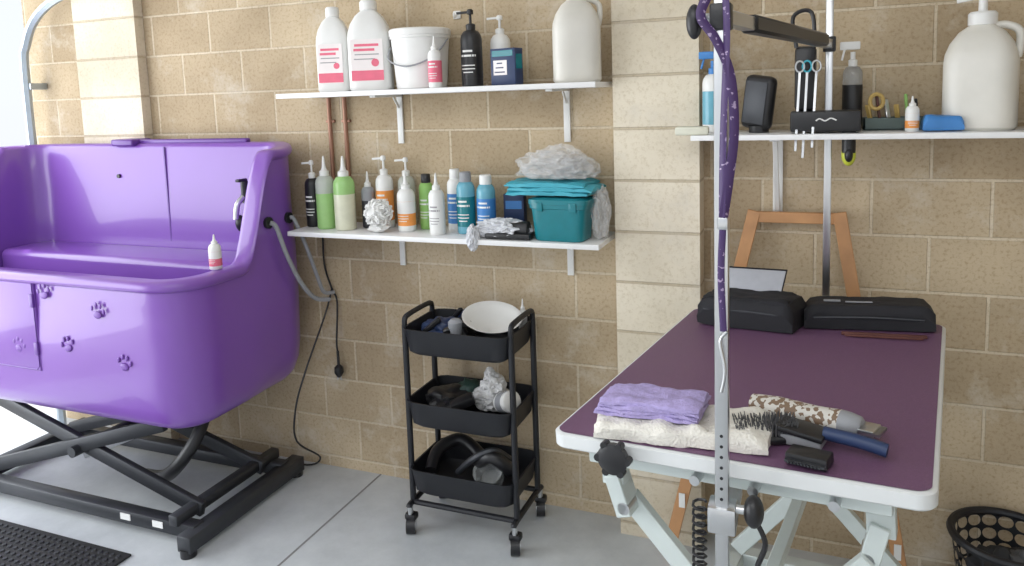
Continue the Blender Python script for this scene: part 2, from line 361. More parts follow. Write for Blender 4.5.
b=B('product_box'); b.box((0,0,0.0625),(0.10,0.05,0.125),M_NAVY,0.001); b.box((0,-0.0255,0.108),(0.085,0.002,0.020),M_TEAL); b.box((-0.01,-0.0257,0.06),(0.055,0.0015,0.05),M_LPAPER)
for i in range(3): b.box((-0.012,-0.0268,0.045+i*0.015),(0.042-0.01*i,0.001,0.004),M_NAVY)
b.box((0.0505,0,0.08),(0.001,0.035,0.05),M_TEAL)
b.done((-0.99,-0.17,ZU),-12)
# lower shelf
bottle('pump_bottle',-1.866,-0.12,ZL,0.265,0.031,M_BLACK,M_WHITE,M_BLACK,'pump')
bottle('squeeze_bottle',-1.785,-0.15,ZL,0.285,0.037,M_CLEARP,M_WHITE,None,'nozzle',liquid=M_GREEN)
bottle('squeeze_bottle',-1.69,-0.16,ZL,0.285,0.041,M_GREEN,M_WHITE,None,'nozzle',liquid=M_PEACH)
bottle('squeeze_bottle',-1.622,-0.10,ZL,0.22,0.026,M_GREY,M_WHITE,None,'nozzle',liquid=M_DGREY)
bottle('pump_bottle',-1.558,-0.080,ZL,0.28,0.034,M_WHITE,M_WHITE,M_ORANGE,'pump')
bottle('pump_bottle',-1.48,-0.045,ZL,0.27,0.034,M_CLEARP,M_WHITE,None,'pump')
bottle('shampoo_bottle',-1.43,-0.14,ZL,0.22,0.034,M_WHITE,M_WHITE,M_ORANGE,'nozzle',lab2=M_WHITE)
bottle('shampoo_bottle',-1.375,-0.08,ZL,0.21,0.028,M_GREEN2,M_BLACK,M_GREEN2,'flip')
bottle('shampoo_bottle',-1.28,-0.18,ZL,0.225,0.029,M_WHITE,M_WHITE,M_WHITE,'nozzle')
bottle('shampoo_bottle',-1.25,-0.085,ZL,0.23,0.030,M_WHITE,M_WHITE,M_BLUE,'flip')
bottle('shampoo_bottle',-1.183,-0.135,ZL,0.225,0.034,M_LBLUE,M_GREY,M_TEAL,'flip')
bottle('shampoo_bottle',-1.105,-0.13,ZL,0.215,0.034,M_LBLUE,M_WHITE,M_BLUE,'flip')
b=B('product_box'); b.box((0,0,0.07),(0.075,0.05,0.14),M_NAVY,0.001); b.box((0,-0.026,0.1),(0.06,0.001,0.03),M_BLUE); b.done((-1.02,-0.06,ZL),8)
b=B('bath_puff'); random.seed(5)
for i in range(30):
    d=Vector((random.uniform(-1,1),random.uniform(-1,1),random.uniform(-1,1))).normalized()*0.042
    u=d.orthogonal().normalized(); w=d.cross(u).normalized()
    b.tube([Vector((0,0,0.073))+d+ (u*math.cos(a)+w*math.sin(a))*0.020+d*0.22*math.sin(3*a) for a in [k*math.pi/4 for k in range(8)]],0.0045,M_WHITE,segs=5,n=2,closed=True)
b.ball((0,0,0.073),(0.044,0.044,0.044),M_WHITE,0.2,sub=3)
b.ball((0,0.0,0.018),(0.04,0.03,0.016),M_WHITE,0.3,sub=3)
b.done((-1.52,-0.195,ZL+0.001))
b=B('plastic_storage_box')
b.lathe([(0.083,0),(0.088,0.004),(0.098,0.11),(0.104,0.112),(0.104,0.125),(0.108,0.126),(0.108,0.142),(0.09,0.146)],M_TEAL,n=7,sy=0.62,segs=48)
for i in (-1,1): b.box((i*0.06,-0.066,0.118),(0.025,0.008,0.03),M_TEAL,0.002)
b.done((-0.80,-0.175,ZL+0.0005),-3)
b=B('turquoise_towel')
for i,(dx,s) in enumerate(((0,0.30),(0.01,0.31),(-0.01,0.29))): b.cloth((dx,0,0.012+i*0.014),(s,0.17,0.017),M_TURQ,0.006,seed=i,fr=18)
b.done((-0.845,-0.125,ZL+0.150),-2)
def bagmesh(name,c,sx_,sy_,sz_,seed,rot=0,m=None,amp=0.5):
    b=B(name); m=m or M_BAG
    b.ball((0,0,sz_*0.9),(sx_,sy_,sz_),m,amp,fr=6,sub=4,flatz=-sz_*0.88,seed=seed,ridge=True,oct=3)
    b.ball((0.1*sx_,0.0,sz_*0.85),(sx_*0.8,sy_*0.8,sz_*0.75),m,amp,fr=8,sub=4,flatz=-sz_*0.8,seed=seed+3,ridge=True,oct=3)
    return b.done(c,rot,ang=14)
b=B('plastic_bag')
b.ball((-0.01,0,0.035),(0.125,0.08,0.055),M_BAG,0.45,fr=5,sub=4,flatz=-0.034,seed=2,ridge=True)
b.ball((0.02,0,0.06),(0.09,0.06,0.05),M_BAG,0.5,fr=6,sub=4,seed=6,ridge=True)
b.ball((0.09,0.0,0.02),(0.07,0.07,0.05),M_BAG,0.5,fr=6,sub=4,flatz=-0.018,seed=8,ridge=True)
b.ball((0.02,-0.02,0.03),(0.11,0.07,0.04),M_BAG,0.5,fr=7,sub=4,flatz=-0.028,seed=15,ridge=True)
b.done((-0.85,-0.115,ZL+0.206),ang=14)
bagmesh('plastic_bag',(-0.675,-0.14,ZL+0.001),0.03,0.05,0.09,9)
b=B('crumpled_cloth'); b.ball((0,0,0.025),(0.10,0.05,0.035),M_CLOTH,0.45,fr=8,sub=5,flatz=-0.025,seed=4,ridge=True); b.ball((-0.09,-0.05,0.0),(0.022,0.03,0.045),M_CLOTH,0.35,fr=8,sub=4,seed=6,ridge=True); b.done((-1.02,-0.19,ZL+0.005))
b=B('pet_hair_dryer'); b.lathe([(0.025,0),(0.032,0.03),(0.03,0.09),(0.04,0.12),(0.04,0.14)],M_BLACK,rot=(0,90,0),loc=(-0.07,0,0.034),sy=0.6,sx=0.7); b.box((0.0,0.0,0.012),(0.17,0.07,0.022),M_BLACK,0.008); b.done((-0.985,-0.205,ZL+0.001),0)

# right shelf
b=B('soap_bar'); b.box((0,0,0.0135),(0.10,0.05,0.026),mat('soap',(0.72,0.72,0.60),0.5),0.006); b.done((-0.355,-0.235,ZR),4)
bottle('spray_bottle',-0.305,-0.12,ZR,0.26,0.034,M_WHITE,M_BLUE,M_LBLUE,'trigger')
b=B('grooming_brush'); b.box((0,0,0.092),(0.10,0.045,0.165),M_BLACK,0.02,seg=3,rot=(0,8,0)); b.box((0,-0.023,0.092),(0.075,0.004,0.13),M_DGREY,0.002,rot=(0,8,0)); b.cyl((0,0,0.0),(0,0,0.02),0.03,M_BLACK); b.done((-0.165,-0.15,ZR+0.001),-30)
bottle('spray_bottle',0.10,-0.07,ZR,0.27,0.028,M_GLASS,M_WHITE,M_BLACK,'trigger')
bottle('dropper_bottle',0.250,-0.2,ZR,0.10,0.018,M_WHITE,M_WHITE,M_ORANGE,'nozzle',lab2=M_WHITE)
b=B('blue_pouch'); b.cloth((0,0,0.024),(0.10,0.07,0.042),M_BLUE,0.004); b.done((0.325,-0.19,ZR))
jug('pump_gallon_jug',0.425,-0.13,ZR,0.375,0.090,0.95,-15,pump=True)
b=B('clipper_charger'); b.box((0,0,0.04),(0.07,0.06,0.08),M_BLACK,0.01); b.cyl((0,-0.01,0.08),(0,-0.01,0.095),0.02,M_GREY); b.done((0.575,-0.16,ZR))
M_TRAY=mat('tray_grey_green',(0.10,0.14,0.13),0.5)
b=B('tool_tray'); b.box((0,0,0.004),(0.17,0.1,0.006),M_TRAY,0.002)
for s_ in (-1,1): b.box((s_*0.083,0,0.020),(0.004,0.1,0.034),M_TRAY); b.box((0,s_*0.048,0.020),(0.17,0.004,0.034),M_TRAY)
for i in range(6): b.bar((-0.06+i*0.024,0.0,0.01),(-0.075+i*0.026,0.02*((i%3)-1),0.075+0.015*((i*2)%3)),0.014,0.008,[M_GOLD,M_BROWN,M_STEEL,M_GOLD,M_GREEN2,M_BLACK][i],0.002)
b.tube([(-0.05+0.018*math.cos(k*math.pi/4),-0.02,0.085+0.022*math.sin(k*math.pi/4)) for k in range(8)],0.006,M_GOLD,closed=True,n=3)
b.done((0.215,-0.075,ZR))
b=B('wall_hook'); b.box((-1.25,-0.006,1.885),(0.03,0.01,0.03),M_WHITE,0.003); b.tube([(-1.25,-0.012,1.885),(-1.25,-0.03,1.875),(-1.25,-0.035,1.89)],0.004,M_WHITE); b.done()

# ------------------------------------------------------------ dog bath
X0,X1,Y0,Y1=-3.49,-1.935,-0.77,-0.066
def rrect(ins,rad,nc=10):
    x0,x1,y0,y1=X0+ins,X1-ins,Y0+ins,Y1-ins; r=max(0.02,rad-ins); P=[]
    cs=[(x1-r,y0+r,-90),(x1-r,y1-r,0),(x0+r,y1-r,90),(x0+r,y0+r,180)]
    for k,(cx,cy,a0) in enumerate(cs):
        for i in range(nc+1):
            a=R(a0+90*i/nc); P.append(Vector((cx+r*math.cos(a),cy+r*math.sin(a))))
        nx=cs[(k+1)%4]; a=R(a0+90); p=P[-1]; q=Vector((nx[0]+r*math.cos(a),nx[1]+r*math.sin(a)))
        for i in range(1,22): P.append(p.lerp(q,i/22))
    return P
base=rrect(0,0.16)
def ss(t): t=max(0,min(1,t)); return t*t*(3-2*t)
LOW,HIGH,ZB=1.0,1.425,0.455
def hh(p):
    s_=ss((p.y+0.47)/0.2); h=LOW+(HIGH-LOW)*s_
    cxr=max(0,(p.x-(X1-0.10))/0.10)*s_
    return h-0.02*cxr**2
Hs=[hh(p) for p in base]
b=B('dog_bath_tub'); V=[];F=[]
rings=[]
for ins,f in ((0.18,0),(0.10,0.0),(0.06,0.012),(0.03,0.045),(0.010,0.10),(0,0.18),(-0.006,0.4),(-0.006,0.6),(0,0.8),(0,0.9)):
    P=rrect(ins,0.16); rings.append([(p.x,p.y,ZB+(h-0.04-ZB)*f) for p,h in zip(P,Hs)])
for ins,dz in ((0.0,-0.04),(-0.012,-0.034),(-0.018,-0.022),(-0.014,-0.008),(-0.002,-0.001),(0.012,0.0),(0.042,0.0),(0.056,-0.004),(0.064,-0.02)):
    P=rrect(ins,0.16); rings.append([(p.x,p.y,h+dz) for p,h in zip(P,Hs)])
for ins,f in ((0.067,0.75),(0.07,0.5),(0.075,0.25),(0.09,0.08),(0.12,0.0)):
    P=rrect(ins,0.18); rings.append([(p.x,p.y,0.66+(h-0.02-0.66)*f) for p,h in zip(P,Hs)])
n_=len(base)
for r_ in rings: V+=r_
for j in range(len(rings)-1):
    for i in range(n_): F.append((j*n_+i,j*n_+(i+1)%n_,(j+1)*n_+(i+1)%n_,(j+1)*n_+i))
F.append(tuple(reversed(range(n_)))); F.append(tuple(range((len(rings)-1)*n_,len(rings)*n_)))
b.raw(V,F,M_PURP)
# raised bench along the inside back
b.box(((X0+X1)/2,-0.245,0.80),(X1-X0-0.15,0.24,0.34),M_PURP,0.03,seg=4)
# front door panel (raised)
b.box((-2.90,Y0-0.004,0.80),(0.56,0.012,0.33),M_PURP,0.005,seg=2)
b.tube([(-3.17,Y0-0.009,0.64),(-2.64,Y0-0.009,0.64),(-2.625,Y0-0.009,0.655),(-2.625,Y0-0.009,0.965)],0.003,M_PURPD,smooth=False)
for z in (0.72,0.90): b.box((-2.63,Y0-0.010,z),(0.02,0.01,0.05),M_PURPD,0.003)
def paw(x,z,a,s=1.0):
    old=b.M; b.M=Matrix.Translation((x,Y0-0.009,z))@Matrix.Rotation(R(a),4,'Y')
    b.ball((0,0,-0.008*s),(0.017*s,0.004,0.012*s),M_PAW,sub=2)
    for dx,dz in ((-0.024,0.008),(-0.009,0.022),(0.009,0.022),(0.024,0.008)): b.ball((dx*s,0,dz*s),(0.006*s,0.003,0.009*s),M_PAW,sub=2)
    b.M=old
for x,z,a in ((-2.565,0.933,-10),(-2.304,0.881,10),(-2.725,0.722,15),(-2.47,0.746,-15),(-2.20,0.705,10)): paw(x,z,a,1.15)
b.box((-2.85,Y1-0.03,HIGH+0.004),(0.13,0.11,0.03),M_PURPD,0.008)
b.box((-2.50,Y1-0.03,HIGH+0.006),(0.62,0.03,0.02),M_PURPD,0.006)
b.box((-2.62,Y1-0.069,1.20),(0.007,0.004,0.42),M_PURPD)
b.cyl((-2.16,-0.135,1.20),(-2.16,-0.18,1.20),0.022,M_BLACK); b.cyl((-2.16,-0.175,1.19),(-2.16,-0.175,1.27),0.015,M_BLACK); b.tube([(-2.16,-0.175,1.21),(-2.17,-0.21,1.18),(-2.175,-0.22,1.12)],0.012,M_STEEL)
b.box((-2.16,-0.19,1.275),(0.02,0.05,0.012),M_BLACK,0.003); b.ball((-2.17,-0.20,1.10),(0.022,0.022,0.035),M_BLACK,sub=2)
b.cyl((-2.9,-0.13,1.28),(-2.9,-0.14,1.28),0.009,M_BLACK)
for yy in (-0.32,-0.2): b.cyl((X1-0.005,yy,1.13),(X1+0.012,yy,1.13),0.022,M_BLACK)
# lift frame
zt=0.43
for y in (-0.58,-0.22):
    b.bar((-3.25,y,zt),(-2.22,y,zt),0.045,0.05,M_DGREY)
for y in (-0.66,-0.18): b.bar((-3.3,y,0.06),(-2.05,y,0.06),0.05,0.05,M_DGREY)
for y,o in ((-0.62,0.035),(-0.22,-0.035)):
    b.bar((-3.25,y,0.09),(-2.26,y+o,zt-0.03),0.025,0.055,M_DGREY); b.bar((-3.2,y+o,zt-0.03),(-2.10,y+o,0.09),0.025,0.055,M_DGREY)
    b.cyl((-2.70,y-0.02,0.245),(-2.70,y+0.055 if o>0 else y+0.02,0.245),0.022,M_DGREY)
b.bar((-3.3,-0.74,0.05),(-3.3,-0.1,0.05),0.06,0.06,M_DGREY); b.bar((-2.045,-0.74,0.05),(-2.045,-0.1,0.05),0.06,0.06,M_DGREY)
for x in (-3.24,-2.23): b.bar((x,-0.62,zt),(x,-0.18,zt),0.045,0.045,M_DGREY)
for x in (-3.3,-2.045):
    for y in (-0.72,-0.12): b.cyl((x,y,0),(x,y,0.03),0.028,M_BLACK)
b.bar((-2.13,-0.70,0.10),(-2.13,-0.14,0.10),0.04,0.04,M_DGREY); b.bar((-2.68,-0.6,0.25),(-2.68,-0.22,0.25),0.04,0.04,M_DGREY)
b.bar((-2.9,-0.42,0.12),(-2.35,-0.42,0.36),0.05,0.05,M_STEEL)
for x in (-2.38,-2.22): b.box((x,-0.687,0.065),(0.05,0.003,0.024),M_WHITE)
b.tube([(-2.25,-0.35,0.47),(-2.20,-0.42,0.42),(-2.19,-0.50,0.32),(-2.25,-0.54,0.22),(-2.38,-0.50,0.13),(-2.6,-0.4,0.05)],0.026,M_BLACK)
b.done(ang=50)
b=B('water_hose')
b.tube([(X1+0.013,-0.32,1.13),(-1.910,-0.30,1.11),(-1.895,-0.27,1.0),(-1.89,-0.2,0.87),(-1.88,-0.13,0.79),(-1.855,-0.07,0.77)],0.009,M_GREY)
b.tube([(X1+0.013,-0.2,1.13),(-1.910,-0.19,1.12),(-1.89,-0.15,1.0),(-1.885,-0.1,0.87),(-1.88,-0.07,0.80),(-1.86,-0.03,0.79)],0.008,M_GREY); b.done()
b=B('power_cord')
b.tube([(-1.905,-0.02,1.05),(-1.91,-0.015,0.9),(-1.88,-0.015,0.80),(-1.86,-0.015,0.76),(-1.85,-0.03,0.70),(-1.855,-0.04,0.58),(-1.852,-0.04,0.53)],0.004,M_BLACK)
b.lathe([(0.006,0),(0.018,0.012),(0.02,0.035),(0.008,0.055)],M_BLACK,loc=(-1.852,-0.04,0.482),segs=12,rot=(180,0,0))
for dx in (-0.008,0.008): b.box((-1.852+dx,-0.04,0.423),(0.005,0.002,0.018),M_STEEL)
b.tube([(-1.852,-0.04,0.54),(-1.852,-0.04,0.48)],0.006,M_BLACK,smooth=False)
b.tube([(-1.88,-0.015,0.80),(-1.895,-0.05,0.7),(-1.90,-0.2,0.5),(-1.92,-0.25,0.36),(-1.965,-0.2,0.2),(-1.97,-0.05,0.06),(-2.05,-0.04,0.006),(-2.3,-0.03,0.006)],0.004,M_BLACK); b.done()
bottle('lotion_bottle',-1.98,-0.55,LOW+0.001,0.125,0.022,M_WHITE,M_WHITE,M_PINK,'nozzle',lab2=M_WHITE)
b=B('rubber_floor_mat'); mx0,mx1,my0,my1=-3.15,-2.24,-1.45,-0.79
b.box(((mx0+mx1)/2,(my0+my1)/2,0.005),(mx1-mx0,my1-my0,0.008),M_RUB,0.002)
for i in range(30):
    for j in range(22):
        x=mx0+0.03+i*(mx1-mx0-0.06)/29; y=my0+0.03+j*(my1-my0-0.06)/21
        b.lathe([(0.010,0.0),(0.008,0.005)],M_DGREY,loc=(x,y,0.0085),segs=6)
b.done()

# ------------------------------------------------------------ trolley
b=B('utility_trolley'); cx0,cx1,cy0,cy1=-1.36,-0.95,-0.35,-0.07
def tray(z,h=0.095):
    mx,my=(cx0+cx1)/2,(cy0+cy1)/2; w,d=(cx1-cx0)/2,(cy1-cy0)/2
    b.lathe([(0.0,z-h),(w*0.86,z-h),(w*0.94,z-h+0.012),(w,z-0.006),(w*1.02,z),(w*0.985,z),(w*0.925,z-h+0.016),(w*0.85,z-h+0.006),(0,z-h+0.006)],M_BLACKM,loc=(mx,my,0),n=9,sy=d/w,segs=64)
TZ=(0.772,0.505,0.25)
for z in TZ: tray(z)
for x,s_ in ((cx0,-1),(cx1,1)):
    for y in (cy0+0.035,cy1-0.035): b.cyl((x,y,0.11),(x,y,0.775),0.011,M_BLACKM)
    b.tube([(x,cy0+0.035,0.77),(x,cy0+0.04,0.80),(x,cy0+0.08,0.808),(x,cy1-0.08,0.808),(x,cy1-0.04,0.80),(x,cy1-0.035,0.77)],0.010,M_BLACKM)
    b.tube([(x,cy0+0.0,0.105),(x,cy0+0.03,0.112),(x,cy1-0.03,0.112),(x,cy1,0.105)],0.011,M_BLACKM)
b.tube([(cx0,cy1-0.03,0.112),(-1.145,cy1-0.03,0.112),(cx1,cy1-0.03,0.112)],0.010,M_BLACKM); b.tube([(cx0,cy0+0.03,0.112),(-1.145,cy0+0.03,0.112),(cx1,cy0+0.03,0.112)],0.010,M_BLACKM)
for x in (cx0,cx1):
    for y in (cy0+0.01,cy1-0.01):
        b.cyl((x,y,0.07),(x,y,0.105),0.010,M_STEEL); b.cyl((x-0.015,y-0.006,0.031),(x+0.015,y+0.006,0.031),0.031,M_BLACK,segs=24)
        b.cyl((x-0.0165,y-0.0066,0.031),(x+0.0165,y+0.0066,0.031),0.019,M_STEEL,segs=16); b.box((x,y+0.006,0.064),(0.044,0.036,0.026),M_BLACK,0.008)
b.done()
b=B('white_colander'); b.lathe([(0.0,0),(0.06,0.002),(0.090,0.022),(0.105,0.030),(0.108,0.030),(0.094,0.018),(0.062,-0.003),(0,-0.004)],M_WHITE,segs=36,rot=(12,10,0)); b.done((-1.065,-0.21,0.775))
b=B('grooming_tools_pile')
b.ball((-1.27,-0.2,0.735),(0.065,0.07,0.045),M_NAVY,0.35,fr=7,sub=4); b.ball((-1.19,-0.16,0.735),(0.05,0.06,0.05),M_BLACK,0.3,sub=3)
b.bar((-1.30,-0.12,0.73),(-1.18,-0.10,0.80),0.025,0.02,M_NAVY,0.005); b.bar((-1.22,-0.29,0.755),(-1.13,-0.24,0.785),0.03,0.02,M_BLACK,0.005)
b.bar((-1.32,-0.27,0.73),(-1.25,-0.25,0.79),0.02,0.02,M_BLACK,0.005); b.bar((-1.26,-0.14,0.75),(-1.2,-0.18,0.81),0.02,0.015,M_BLACK,0.004)
b.lathe([(0.02,0),(0.026,0.03),(0.026,0.05),(0.015,0.06)],M_GREY,loc=(-1.18,-0.27,0.74),segs=16); b.done()
bottle('lotion_bottle',-0.985,-0.11,0.69,0.155,0.016,M_WHITE,M_WHITE,None,'nozzle')
b=B('white_plastic_bag')
b.ball((0,0,0.04),(0.075,0.06,0.04),M_BAGW,0.4,fr=6,sub=4,seed=12,ridge=True); b.ball((0.01,0,0.085),(0.045,0.04,0.045),M_BAGW,0.5,fr=6,sub=4,seed=16,ridge=True); b.ball((-0.005,0.005,0.125),(0.02,0.018,0.03),M_BAGW,0.5,fr=6,sub=3,seed=20,ridge=True)
b.done((-1.10,-0.16,0.435),ang=14)
b=B('white_tub_container'); b.lathe([(0.034,0),(0.036,0.055),(0.039,0.057),(0.039,0.07),(0.034,0.073)],M_WHITE,rot=(70,0,60)); b.lathe([(0.0365,0.012),(0.0375,0.045)],M_GREY,rot=(70,0,60)); b.done((-1.045,-0.20,0.480))
b=B('hair_clippers_pile'); b.ball((-1.25,-0.2,0.465),(0.08,0.09,0.045),M_BLACK,0.35,fr=7,sub=4,seed=3); b.box((-1.17,-0.26,0.49),(0.09,0.05,0.035),M_BLACK,0.01,rot=(10,-20,30)); b.ball((-1.2,-0.14,0.485),(0.05,0.05,0.045),mat('dark_green',(0.02,0.05,0.04),0.6),0.3,sub=3); b.done()
b=B('dryer_hose'); b.tube([(-1.30,-0.28,0.22),(-1.31,-0.2,0.26),(-1.25,-0.13,0.28),(-1.15,-0.16,0.24),(-1.12,-0.25,0.27),(-1.05,-0.28,0.31),(-1.0,-0.24,0.25),(-1.06,-0.16,0.23)],0.024,M_BLACK,segs=12); b.tube([(-1.2,-0.26,0.22),(-1.12,-0.29,0.30),(-1.05,-0.27,0.33),(-1.02,-0.2,0.27)],0.012,M_DGREY); b.done()
b=B('clear_cup'); b.lathe([(0.045,0),(0.05,0.05),(0.055,0.055),(0.055,0.06),(0.045,0.055),(0.03,0.02)],M_GLASS,rot=(35,0,0)); b.done((-1.07,-0.25,0.21))

# ------------------------------------------------------------ easel
b=B('wooden_easel')
b.bar((-0.455,-0.17,0.0),(-0.185,-0.045,1.18),0.04,0.02,M_WOOD,up=(0,1,0)); b.bar((0.27,-0.17,0.0),(0.07,-0.045,1.18),0.04,0.02,M_WOOD,up=(0,1,0))
b.bar((-0.205,-0.045,1.16),(0.09,-0.045,1.16),0.035,0.02,M_WOOD,up=(0,1,0)); b.bar((-0.36,-0.135,0.36),(0.20,-0.135,0.36),0.035,0.02,M_WOOD,up=(0,1,0))
b.box((-0.408,-0.162,0.2),(0.02,0.003,0.05),M_WHITE); b.box((0.245,-0.166,0.15),(0.02,0.003,0.05),M_WHITE)
b.done()

# ------------------------------------------------------------ table
TM=Matrix.Translation((-0.088,-0.695,0.882))@Matrix.Rotation(R(-8.5),4,'Z')@Matrix.Rotation(R(-2.8),4,'Y')
HW,HL=0.36,0.515
def rr(hw,hl,r,n=8):
    P=[]
    for cx,cy,a0 in ((hw-r,-hl+r,-90),(hw-r,hl-r,0),(-hw+r,hl-r,90),(-hw+r,-hl+r,180)):
        for i in range(n+1): a=R(a0+90*i/n); P.append((cx+r*math.cos(a),cy+r*math.sin(a)))
    return P
b=B('grooming_table')
V=[];rs=[(HW-0.004,HL-0.004,0.030,0.0),(HW,HL,0.034,-0.003),(HW,HL,0.034,-0.028),(HW-0.004,HL-0.004,0.030,-0.032)]
for hw,hl,r_,z in rs: V+=[(x,y,z) for x,y in rr(hw,hl,r_)]
N=36; F=[(j*N+i,j*N+(i+1)%N,(j+1)*N+(i+1)%N,(j+1)*N+i) for j in range(3) for i in range(N)]
ms=[M_CREAMEDGE]*len(F); F+=[tuple(range(N)),tuple(range(3*N,4*N))]; ms+=[M_CREAMEDGE,M_CREAMEDGE]
b.raw(V,F,ms)
V=[(x,y,0.0015) for x,y in rr(HW-0.008,HL-0.008,0.028)]; b.raw(V,[tuple(range(N))],M_TABLE)
for x in (-0.27,0.27): b.bar((x,-0.47,-0.05),(x,0.47,-0.05),0.04,0.035,M_FRAME)
for y in (-0.46,0.46): b.bar((-0.29,y,-0.05),(0.29,y,-0.05),0.035,0.04,M_FRAME)
for y in (-0.40,0.40):
    for s_ in (-1,1):
        b.box((s_*0.265,y,-0.10),(0.05,0.04,0.09),M_FRAME,0.003); b.bar((s_*0.265,y,-0.12),(s_*0.24,y,-0.21),0.06,0.035,M_FRAME)
        b.cyl((s_*0.24,y-0.03,-0.19),(s_*0.24,y+0.03,-0.19),0.014,M_STEEL)
    b.bar((-0.25,y+0.03,-0.19),(0.22,y+0.03,-0.72),0.025,0.045,M_FRAME); b.bar((0.25,y-0.03,-0.19),(-0.22,y-0.03,-0.72),0.025,0.045,M_FRAME)
b.bar((-0.26,0.4,-0.21),(0.26,0.4,-0.21),0.03,0.04,M_FRAME)
b.bar((0,-0.4,-0.45),(0,0.4,-0.45),0.03,0.03,M_FRAME)
for s_ in (-1,1):
    b.bar((s_*0.24,-0.46,-0.79),(s_*0.24,0.46,-0.79),0.05,0.05,M_FRAME)
for y in (-0.44,0.44):
    b.bar((-0.27,y,-0.79),(0.27,y,-0.79),0.05,0.05,M_FRAME)
    for s_ in (-1,1): b.cyl((s_*0.24,y,-0.87-s_*0.010),(s_*0.24,y,-0.81),0.02,M_BLACK)
for x in (-0.05,0.06,0.2): b.cyl((x,-HL+0.03,-0.05),(x,-HL-0.0,-0.05),0.01,M_STEEL)
b.done(M=TM)
# grooming arm
b=B('grooming_arm'); fx,fy=-0.152,-1.255
b.box((fx,fy,1.25),(0.024,0.024,1.24),M_STEEL,0.003)
for i in range(9): b.cyl((fx,fy-0.0125,0.80+i*0.02),(fx,fy-0.0118,0.80+i*0.02),0.003,M_BLACK)
b.box((fx,fy+0.005,0.80),(0.05,0.05,0.05),M_STEEL,0.004); b.box((fx,fy+0.06,0.79),(0.05,0.12,0.012),M_STEEL,0.002)
b.cyl((fx+0.025,fy,0.82),(fx+0.05,fy,0.82),0.008,M_STEEL); b.ball((fx+0.055,fy,0.82),(0.018,0.025,0.03),M_BLACK,sub=3)
b.cyl((fx,fy,0.66),(fx,fy,0.76),0.01,M_STEEL)
rx,ry=0.033,-0.115
b.box((rx,ry,1.36),(0.022,0.022,1.1),M_STEEL,0.003); b.box((rx,ry-0.01,0.83),(0.05,0.05,0.05),M_STEEL,0.004)
b.bar((fx,fy,1.70),(rx,ry,1.70),0.026,0.026,M_STEEL); b.bar((fx+0.03,fy+0.18,1.70),(rx-0.02,ry-0.25,1.70),0.034,0.034,M_BLACK,0.006)
for p in ((fx,fy),(rx,ry)): b.box((p[0],p[1],1.70),(0.036,0.036,0.045),M_BLACK,0.004)
b.cyl((fx-0.018,fy,1.70),(fx-0.035,fy,1.70),0.008,M_STEEL); b.ball((fx-0.045,fy,1.695),(0.014,0.014,0.03),M_BLACK,sub=3)
b.done()
b=B('grooming_leash')
y=fy-0.03
b.tube([(fx-0.02,y+0.01,1.735),(fx-0.03,y,1.70),(fx-0.005,y,1.66),(fx+0.018,y,1.60),(fx+0.024,y,1.51),(fx+0.016,y,1.43),(fx+0.006,y,1.36)],0.0085,M_STRAPP,segs=8,flat=0.002,side=(1,0.5,0))
b.tube([(fx+0.01,y,1.735),(fx+0.012,y,1.66),(fx+0.006,y,1.50),(fx+0.004,y,1.36)],0.007,M_STRAPP,segs=8,flat=0.002,side=(1,-0.6,0))
b.box((fx+0.005,y,1.35),(0.018,0.008,0.022),M_STEEL,0.003)
b.tube([(fx+0.005,y,1.34),(fx+0.002,y,1.26),(fx+0.006,y,1.16)],0.006,M_STRAPP,segs=8,flat=0.002,side=(1,0,0)); b.tube([(fx+0.012,y,1.16),(fx+0.0,y,1.14),(fx+0.008,y,1.09),(fx+0.002,y,1.05)],0.003,M_STEEL)
b.done()
b=B('tool_holder_caddy')
b.box((rx-0.01,ry-0.077,1.475),(0.19,0.10,0.06),M_BLACK,0.006)
b.tube([(rx-0.035,ry-0.1285,1.477),(rx-0.025,ry-0.1285,1.483),(rx-0.01,ry-0.1285,1.477),(rx+0.005,ry-0.1285,1.484),(rx+0.02,ry-0.1285,1.478)],0.002,M_WHITE)
b.cyl((rx+0.055,ry-0.075,1.38),(rx+0.055,ry-0.075,1.45),0.019,M_BLACK); b.ball((rx+0.055,ry-0.075,1.375),(0.020,0.016,0.034),M_YEL,sub=3); b.ball((rx+0.055,ry-0.085,1.375),(0.012,0.014,0.022),M_BLACK,sub=3)
b.box((rx-0.065,ry-0.06,1.60),(0.06,0.04,0.19),M_BLACK,0.012); b.tube([(rx-0.09,ry-0.08,1.69),(rx-0.10,ry-0.08,1.78),(rx-0.05,ry-0.08,1.79),(rx-0.04,ry-0.08,1.69)],0.006,M_BLACK)
for dx,l in ((-0.08,0.15),(-0.06,0.17),(-0.035,0.14)):
    b.bar((rx+dx,ry-0.10,1.62),(rx+dx-0.01,ry-0.135,1.62-l-0.08),0.007,0.003,M_STEEL,0.0005,up=(0,1,0))
    b.tube([Vector((rx+dx+0.012*math.cos(a),ry-0.10,1.635+0.016*math.sin(a))) for a in [k*math.pi/4 for k in range(8)]],0.003,M_STEEL if dx!=-0.06 else M_TURQ,segs=6,n=3,closed=True)
b.done()

